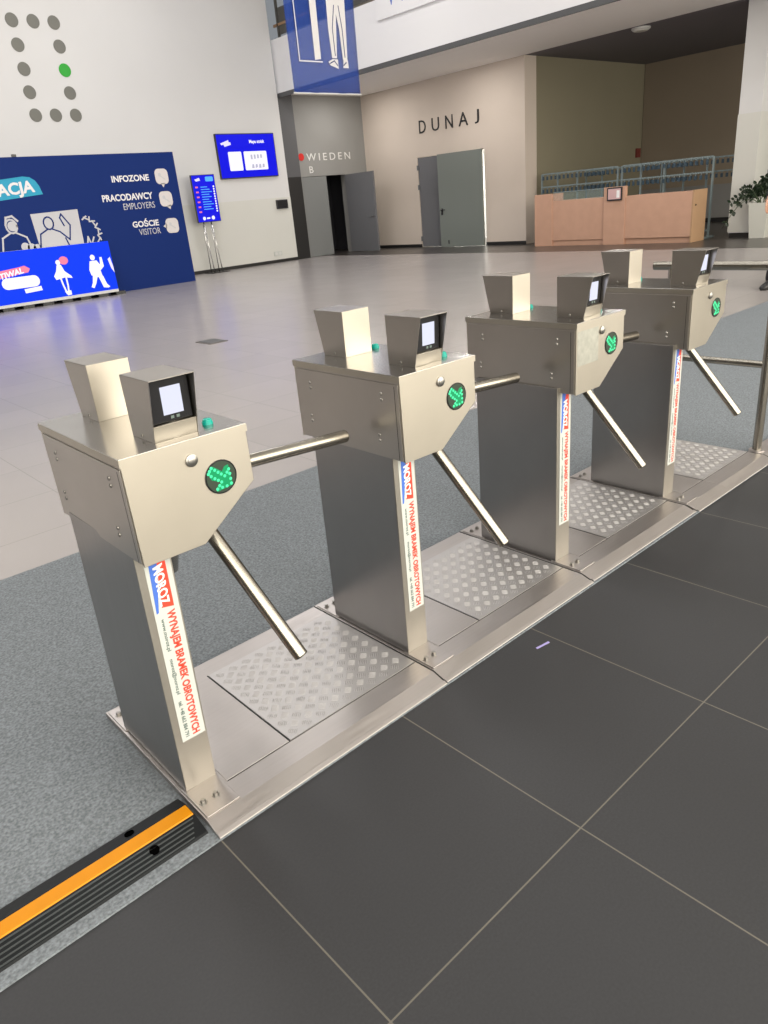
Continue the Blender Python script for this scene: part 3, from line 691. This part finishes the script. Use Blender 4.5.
K.fill(a, [(10.67, 5.30), (11.16, 5.33), (11.14, 4.9), (11.10, 4.25), (10.98, 4.25), (10.95, 4.8), (10.90, 5.06), (10.82, 4.27), (10.69, 4.27), (10.66, 4.8)])
K.fill(a, [(10.62, 4.14), (10.84, 4.08), (10.84, 4.25), (10.70, 4.25), (10.58, 4.20)]); K.fill(a, [(10.97, 4.10), (11.12, 4.10), (11.11, 4.25), (10.99, 4.25)])
K.fill(a, [(10.72, 5.36), (11.1, 5.38), (11.2, 6.2), (10.65, 6.2)])
a.build('drawn_trousers', 'print_white', bn)
a = MB(); K.line(a, [(10.78, 4.32), (10.77, 4.8), (10.86, 5.2)], .018, .0035, .0018); K.line(a, [(11.04, 4.3), (11.03, 4.8), (10.98, 5.2)], .018, .0035, .0018); K.line(a, [(10.62, 4.17), (10.74, 4.22), (10.82, 4.14)], .02, .0035, .0018); K.line(a, [(10.99, 4.15), (11.06, 4.2)], .02, .0035, .0018)
a.build('drawn_folds', 'navy', bn)

sg = empty('bridge_sign', (13.75, 11.6, 5.47)); tag(sg, 'white sign panel fixed to the bridge parapet, cut by the photo top', 'sign')
box('panel', 'parapet', -.06, 0, -2.2, 2.16, 0, 1.5, sg, .004)
text('lettering', 'W', 'blue_ink', sg, (-.061, 1.83, .22), (0, -1, 0), (0, 0, 1), .82, .85, .004)
bl = empty('balustrade', (13.86, 0, 5.92)); tag(bl, 'dark balustrade with brown timber handrail on top of the bridge parapet', 'balustrade')
for k in range(8):
    y = 18.0-k*2.2
    o = box('post', 'balustrade', -.03, .03, y-.03, y+.03, 0, 1.05, bl)
    if k < 7: box('infill_panel', 'balustrade', -.01, .01, y-2.1, y-.06, .08, .72, bl)
box('handrail', 'timber', -.05, .05, .0, 18.2, 1.03, 1.09, bl); box('mid_rail', 'timber', -.03, .03, .0, 18.2, .30, .36, bl)
cl = empty('ceiling_lamp', (17.28, 8.78, 4.58)); tag(cl, 'flat round white lamp on the dark ceiling above the cloakroom', 'lamp')
auto_smooth(MB().lathe((0, 0, 0), (0, 0, -.06), [(0, .21), (.5, .21), (1, .17), (1, 0)], 24).build('housing', 'white_metal', cl))
MB().lathe((0, 0, -.06), (0, 0, -.01), [(0, .15), (1, .15)], 24).build('diffuser', 'planter', cl)
al = empty('call_point', (22.5, 11.66-.55, 2.1)); tag(al, 'small red alarm call point on the olive side wall above the coat racks', 'alarm')
al.location = (22.7, 11.86, 2.02)
box('case', 'alarm_red', -.10, .10, -.07, 0, 0, .26, al, .005); box('window', 'alarm_red', -.05, .05, -.075, -.068, .08, .18, al)

# ------------------------------------------------------------------ reception desk
dsk = empty('reception_desk', (16.2, 8.8, 0)); tag(dsk, 'long salmon wood reception desk standing before the cloakroom', 'desk')
f = lambda y: y-8.8
box('end_block', 'wood', 0, .5, f(10.44), f(10.98), 0, 1.25, dsk, .004)
box('front_panel', 'wood', .02, .07, f(8.92), f(10.44), .13, 1.08, dsk, .003)
box('center_block', 'wood', -.02, .07, f(8.36), f(8.93), 0, 1.29, dsk, .004)
box('front_panel', 'wood', .0, .05, f(6.74), f(8.36), .13, 1.07, dsk, .003)
box('plinth', 'wood', .05, .12, f(6.76), f(10.44), 0, .13, dsk, .002)
box('end_panel', 'wood_end', .0, .62, f(6.70), f(6.74), 0, 1.09, dsk, .003)
wt = MB(); wt.box(.05, .6, f(6.74), f(8.36), 1.03, 1.07); wt.box(.07, .6, f(8.93), f(10.44), 1.04, 1.08)
wt.build('worktop', 'wood', dsk)
MB().box(.03, .042, f(8.95), f(10.42), 1.08, 1.27).build('glass_screen', 'glass', dsk)
box('glass_edge', 'rack', .026, .046, f(8.95), f(10.42), 1.268, 1.285, dsk)
MB().lathe((.1, f(6.70), .78), (0, -.012, 0), [(0, .02), (1, .02)], 12).build('lock', 'black', dsk)
pf = empty('picture_frame', (16.165, 8.63, .99)); tag(pf, 'small dark framed card leaning on the middle of the reception desk', 'frame')
box('frame', 'frame_dark', -.02, .01, -.195, .195, 0, .29, pf, .003); box('card', 'paper', -.024, -.018, -.165, .165, .03, .26, pf)
a = MB(); a.box(-.026, -.023, -.14, -.06, .06, .22); a.build('card_print', 'white_ink', pf)

# ------------------------------------------------------------------ coat racks
def make_rack():
    r = empty('coat_rack'); Lr = 2.3
    for y in (0, 1.18, 1.79, Lr):
        q = box('post', 'rack', -.02, .02, y-.02, y+.02, 0, 1.74, r)
        box('foot', 'rack', -.25, .25, y-.025, y+.025, 0, .04, q)
    for z in (1.72, 1.40): box('rail', 'rack', -.02, .02, .02, Lr-.02, z, z+.035, r)
    for z in (1.40, 1.72):
        for k in range(17):
            y = .10+k*.13
            h = MB().tube([(-.02, y, z+.01), (-.07, y, z-.0), (-.10, y, z-.04), (-.12, y, z-.01)], .006, 6).build('hook', 'rack', r)
            box('number_tag', 'tag', -.115, -.105, y-.030, y+.030, z-.13, z-.04, h)
    return r
rk = make_rack()
spots = [(17.35, 9.28, 'coat rack nearest the beige wall, behind the left half of the reception desk'), (17.35, 6.86, 'coat rack behind the right half of the reception desk'), (17.95, 4.2, 'coat rack behind the white pillar'),
         (19.2, 9.1, 'coat rack in the second row nearest the olive side wall'), (19.2, 6.7, 'coat rack in the second row behind the right half of the desk')]
for i, (x, y, lb) in enumerate(spots):
    r = rk if i == 0 else copy_tree(rk); r.location = (x, y, 0); tag(r, lb, 'coat rack', 'cloakroom coat racks')

# ------------------------------------------------------------------ potted plant
pp = empty('potted_plant', (17.02, 5.55, 0)); tag(pp, 'dark green arching plant in a tall white planter beside the pillar', 'plant')
pt = MB(); 
def ringv(h, w): return [(-w, -w, h), (w, -w, h), (w, w, h), (-w, w, h)]
o_ = MB(); lv = [ringv(0, .16), ringv(.72, .215), ringv(.72, .19), ringv(.62, .185)]
rr = [[o_.bm.verts.new(p) for p in L_] for L_ in lv]
o_.bm.faces.new(list(reversed(rr[0])))
for A, B_ in zip(rr, rr[1:]):
    for i in range(4): o_.bm.faces.new((A[i], A[(i+1) % 4], B_[(i+1) % 4], B_[i]))
o_.bm.faces.new(rr[-1])
o_.build('planter', 'planter', pp, .004)
box('soil', 'soil', -.18, .18, -.18, .18, .62, .66, pp)
st_ = MB(); lf = MB()
def leaf(mb, p, d, n, L, w):
    d = d.normalized(); s_ = d.cross(n).normalized(); n = s_.cross(d)
    a = [p, p+d*L*.35+s_*w+n*.004, p+d*L*.75+s_*w*.75, p+d*L-n*.01, p+d*L*.75-s_*w*.75, p+d*L*.35-s_*w+n*.004]
    m1 = p+d*L*.35-n*.012; m2 = p+d*L*.75-n*.012
    V = [mb.bm.verts.new(x) for x in a]; q1 = mb.bm.verts.new(m1); q2 = mb.bm.verts.new(m2)
    for fc in ((V[0], q1, V[1]), (V[1], q1, q2, V[2]), (V[2], q2, V[3]), (V[3], q2, V[4]), (V[4], q2, q1, V[5]), (V[5], q1, V[0])): mb.bm.faces.new(fc)
arcs = [(.72, .95, -.55), (.62, .82, -.28), (.50, .75, .0), (.2, .62, .45), (-.1, .5, .6), (.05, .45, .62), (.3, .55, .35), (-.35, .5, .35), (-.55, .5, .1), (.12, .7, .3), (-.2, .62, .5), (.6, .6, .05)]
for i, (dy, L_, end) in enumerate(arcs):
    dx = random.uniform(-.22, .12); P0 = Vector((random.uniform(-.08, .08), random.uniform(-.08, .12), .66))
    P1 = P0+Vector((dx*.4, dy*.35, .42+.1*random.random())); P2 = P0+Vector((dx, dy, end*.8+(.05 if end > 0 else 0)))
    pts = [P0*(1-t)**2+P1*2*t*(1-t)+P2*t*t for t in [k/12 for k in range(13)]]
    st_.tube(pts, [.010-.0006*k for k in range(13)], 6)
    for k in range(3, 13, 2 if i < 4 else 1):
        d = (pts[k]-pts[k-1]).normalized()
        for sgn in (-1, 1):
            sd = d.cross(Vector((1, 0, .2))).normalized()*sgn
            leaf(lf, pts[k], d*.5+sd+Vector((random.uniform(-.4, .4), 0, random.uniform(-.1, .3))), Vector((-1, 0, .5)), random.uniform(.08, .12), random.uniform(.024, .036))
st_.build('stems', 'stem', pp, smooth=True); lf.build('leaves', 'leaf', pp)['kind'] = 'stuff'

# ------------------------------------------------------------------ person at the right edge of the photo
def skinned(name, m, parent, verts, edges, radii, root=0, sub=2):
    me = bpy.data.meshes.new(name); me.from_pydata(verts, edges, []); o = bpy.data.objects.new(name, me); COL.objects.link(o); o.parent = parent
    sk = o.modifiers.new('skin', 'SKIN'); sk.use_smooth_shade = True
    for i, r in enumerate(radii):
        v = me.skin_vertices[0].data[i]; v.radius = r if isinstance(r, tuple) else (r, r); v.use_root = (i == root)
    sb = o.modifiers.new('sub', 'SUBSURF'); sb.levels = sub; sb.render_levels = sub
    me.materials.append(M[m]); return o
pe = empty('person', (9.795, 2.378, 0)); tag(pe, 'person walking in black clothes and shoes, mostly cut off by the right photo edge', 'person')
pe.rotation_euler.z = math.radians(75)
# faces local +Y; feet apart, one leg a step ahead
bv = [(0, 0, .98), (0, .0, 1.12), (0, .01, 1.28), (0, .0, 1.44), (0, .01, 1.52), (0, .02, 1.60), (0, .03, 1.70),
      (.10, 0, .94), (.11, -.08, .50), (.11, -.34, .12), (-.10, 0, .94), (-.11, .16, .52), (-.11, .25, .09),
      (.18, 0, 1.42), (.225, -.05, 1.14), (.10, .17, 1.08), (-.18, 0, 1.42), (-.225, -.05, 1.14), (-.10, .17, 1.04)]
be = [(0, 1), (1, 2), (2, 3), (3, 4), (4, 5), (5, 6), (0, 7), (7, 8), (8, 9), (0, 10), (10, 11), (11, 12), (3, 13), (13, 14), (14, 15), (3, 16), (16, 17), (17, 18)]
br = [(.15, .11), (.14, .10), (.16, .11), (.12, .09), .05, (.075, .09), (.07, .085), .085, .055, .04, .085, .055, .04, .055, .042, .03, .055, .042, .03]
for sgn, base in ((1, 15), (-1, 18)):           # hands: palm and five fingers
    x, y, z = bv[base]; bv.append((x, y+.02, z-.07)); be.append((base, len(bv)-1)); br.append((.022, .034)); pm = len(bv)-1
    for q, (dy, L_) in enumerate(((.03, .07), (.012, .085), (-.008, .08), (-.026, .065))):
        bv += [(x, y+.02+dy, z-.10), (x-sgn*.008, y+.025+dy, z-.10-L_*.6), (x-sgn*.022, y+.03+dy, z-.10-L_)]
        n = len(bv); be += [(pm, n-3), (n-3, n-2), (n-2, n-1)]; br += [.0095, .009, .008]
    bv += [(x-sgn*.01, y+.06, z-.06), (x-sgn*.02, y+.075, z-.10)]; n = len(bv); be += [(base, n-2), (n-2, n-1)]; br += [.011, .009]
skinned('body', 'skin', pe, bv, be, br)
tr_v = [(0, 0, 1.06), (0, 0, .97), (.10, 0, .92), (.11, -.08, .50), (.11, -.33, .10), (-.10, 0, .92), (-.11, .16, .52), (-.11, .25, .05)]
skinned('trousers', 'cloth_dark', pe, tr_v, [(0, 1), (1, 2), (2, 3), (3, 4), (1, 5), (5, 6), (6, 7)], [(.17, .125), (.17, .13), .105, .085, .085, .105, .085, .085])
jk = [(0, 0, .86), (0, 0, 1.12), (0, .01, 1.28), (0, 0, 1.44), (.18, 0, 1.43), (.23, -.05, 1.14), (.12, .14, 1.085), (-.18, 0, 1.43), (-.23, -.05, 1.14), (-.12, .14, 1.045)]
skinned('jacket', 'cloth_dark', pe, jk, [(0, 1), (1, 2), (2, 3), (3, 4), (4, 5), (5, 6), (3, 7), (7, 8), (8, 9)], [(.185, .145), (.18, .14), (.19, .14), (.14, .105), .075, .06, .05, .075, .06, .05])
for x, y in ((.11, -.34), (-.11, .25)):
    sh = MB()
    L_ = [(-.085, .040, .10), (-.06, .048, .125), (.0, .050, .13), (.06, .055, .105), (.11, .056, .08), (.15, .044, .06), (.17, .016, .03)]
    rings = []
    for yy, w, hh_ in L_:
        rings.append([sh.bm.verts.new((x+w*math.cos(a), y+yy, max(0, hh_*.5+hh_*.55*math.sin(a)))) for a in [2*PI*i/12 for i in range(12)]])
    for A, B_ in zip(rings, rings[1:]):
        for i in range(12): sh.bm.faces.new((A[i], A[(i+1) % 12], B_[(i+1) % 12], B_[i]))
    sh.bm.faces.new(rings[0]); sh.bm.faces.new(rings[-1]); sh.build('shoe', 'shoe', pe, smooth=True)
hr = MB(); bmesh.ops.create_uvsphere(hr.bm, u_segments=20, v_segments=12, radius=1)
for v in list(hr.bm.verts):
    v.co = Vector((v.co.x*.085, v.co.y*.10+.012, v.co.z*.11+1.70))
for v in [v for v in hr.bm.verts if v.co.z < 1.66 or (v.co.y > .05 and v.co.z < 1.735)]: hr.bm.verts.remove(v)
hr.build('hair', 'hair', pe, smooth=True)
fc = MB()
for sx in (-1, 1): fc.lathe((sx*.030, .100, 1.668), (0, .010, 0), [(0, .0075), (1, .004), (1, 0)], 10)
fc.build('eyes', 'black', pe)
fc = MB(); fc.lathe((0, .105, 1.625), (0, .022, .02), [(0, .016), (1, .006), (1, 0)], 10)
for sx in (-1, 1): fc.lathe((sx*.078, .02, 1.65), (sx*.014, -.006, 0), [(0, .026), (1, .022), (1, 0)], 10)
fc.build('nose_and_ears', 'skin', pe, smooth=True)
fc = MB(); fc.lathe((-.022, .108, 1.592), (.044, 0, 0), [(0, .003), (.5, .007), (1, .003)], 8); fc.build('mouth', 'paper', pe)

# ------------------------------------------------------------------ light
def area(name, loc, rot, sx, sy, power, col=(1, 1, 1)):
    l = bpy.data.lights.new(name, 'AREA'); l.shape = 'RECTANGLE'; l.size = sx; l.size_y = sy; l.energy = power; l.color = col
    o = bpy.data.objects.new(name, l); COL.objects.link(o); o.location = loc; o.rotation_euler = rot; return o
area('window_daylight', (5.5, -8.9, 4.6), (math.radians(90), 0, 0), 34, 8.6, 5000, (1, .93, .80))
for ix in range(3):
    for iy in range(3):
        area('ceiling_light', (-6+ix*7.5, -3.5+iy*8.0, 9.45), (0, 0, 0), 1.6, 4.5, (110, 140, 330)[iy], (1, .98, .96))
for y in (-2, 3, 8, 13, 17):
    area('soffit_light', (15.4, y, 4.56), (0, 0, 0), .3, .3, 45, (1, .96, .9))
area('meeting_room_light', (18.6, 14.5, 2.95), (0, 0, 0), 1.2, 1.2, 260, (1, .97, .85))
wo = bpy.data.worlds.new('World'); S.world = wo; wo.use_nodes = True
wo.node_tree.nodes['Background'].inputs['Color'].default_value = (.8, .85, .9, 1); wo.node_tree.nodes['Background'].inputs['Strength'].default_value = .3

# ------------------------------------------------------------------ camera
cam = bpy.data.cameras.new('camera'); co = bpy.data.objects.new('camera', cam); COL.objects.link(co)
R = [[0.734076, -0.673417, -0.087422], [-0.3257, -0.23619, -0.915496], [0.595862, 0.700517, -0.392714]]
cam.sensor_fit = 'VERTICAL'; cam.sensor_height = 36; cam.sensor_width = 27; cam.lens = 725.1/1024*36
cam.clip_start = .05; cam.clip_end = 200
mw = Matrix(((R[0][0], -R[1][0], -R[2][0]), (R[0][1], -R[1][1], -R[2][1]), (R[0][2], -R[1][2], -R[2][2]))).to_4x4()
mw.translation = (-0.5502, -1.5088, 1.4616)
co.matrix_world = mw
S.camera = co
S.view_settings.view_transform = 'Standard'; S.view_settings.look = 'None'; S.view_settings.exposure = 0; S.view_settings.gamma = 1
S.view_settings.use_curve_mapping = False
S.cycles.use_denoising = True
S.cycles.max_bounces = 8; S.cycles.diffuse_bounces = 4; S.cycles.glossy_bounces = 5; S.cycles.transparent_max_bounces = 12
S.cycles.sample_clamp_indirect = 6; S.cycles.caustics_reflective = False; S.cycles.caustics_refractive = False
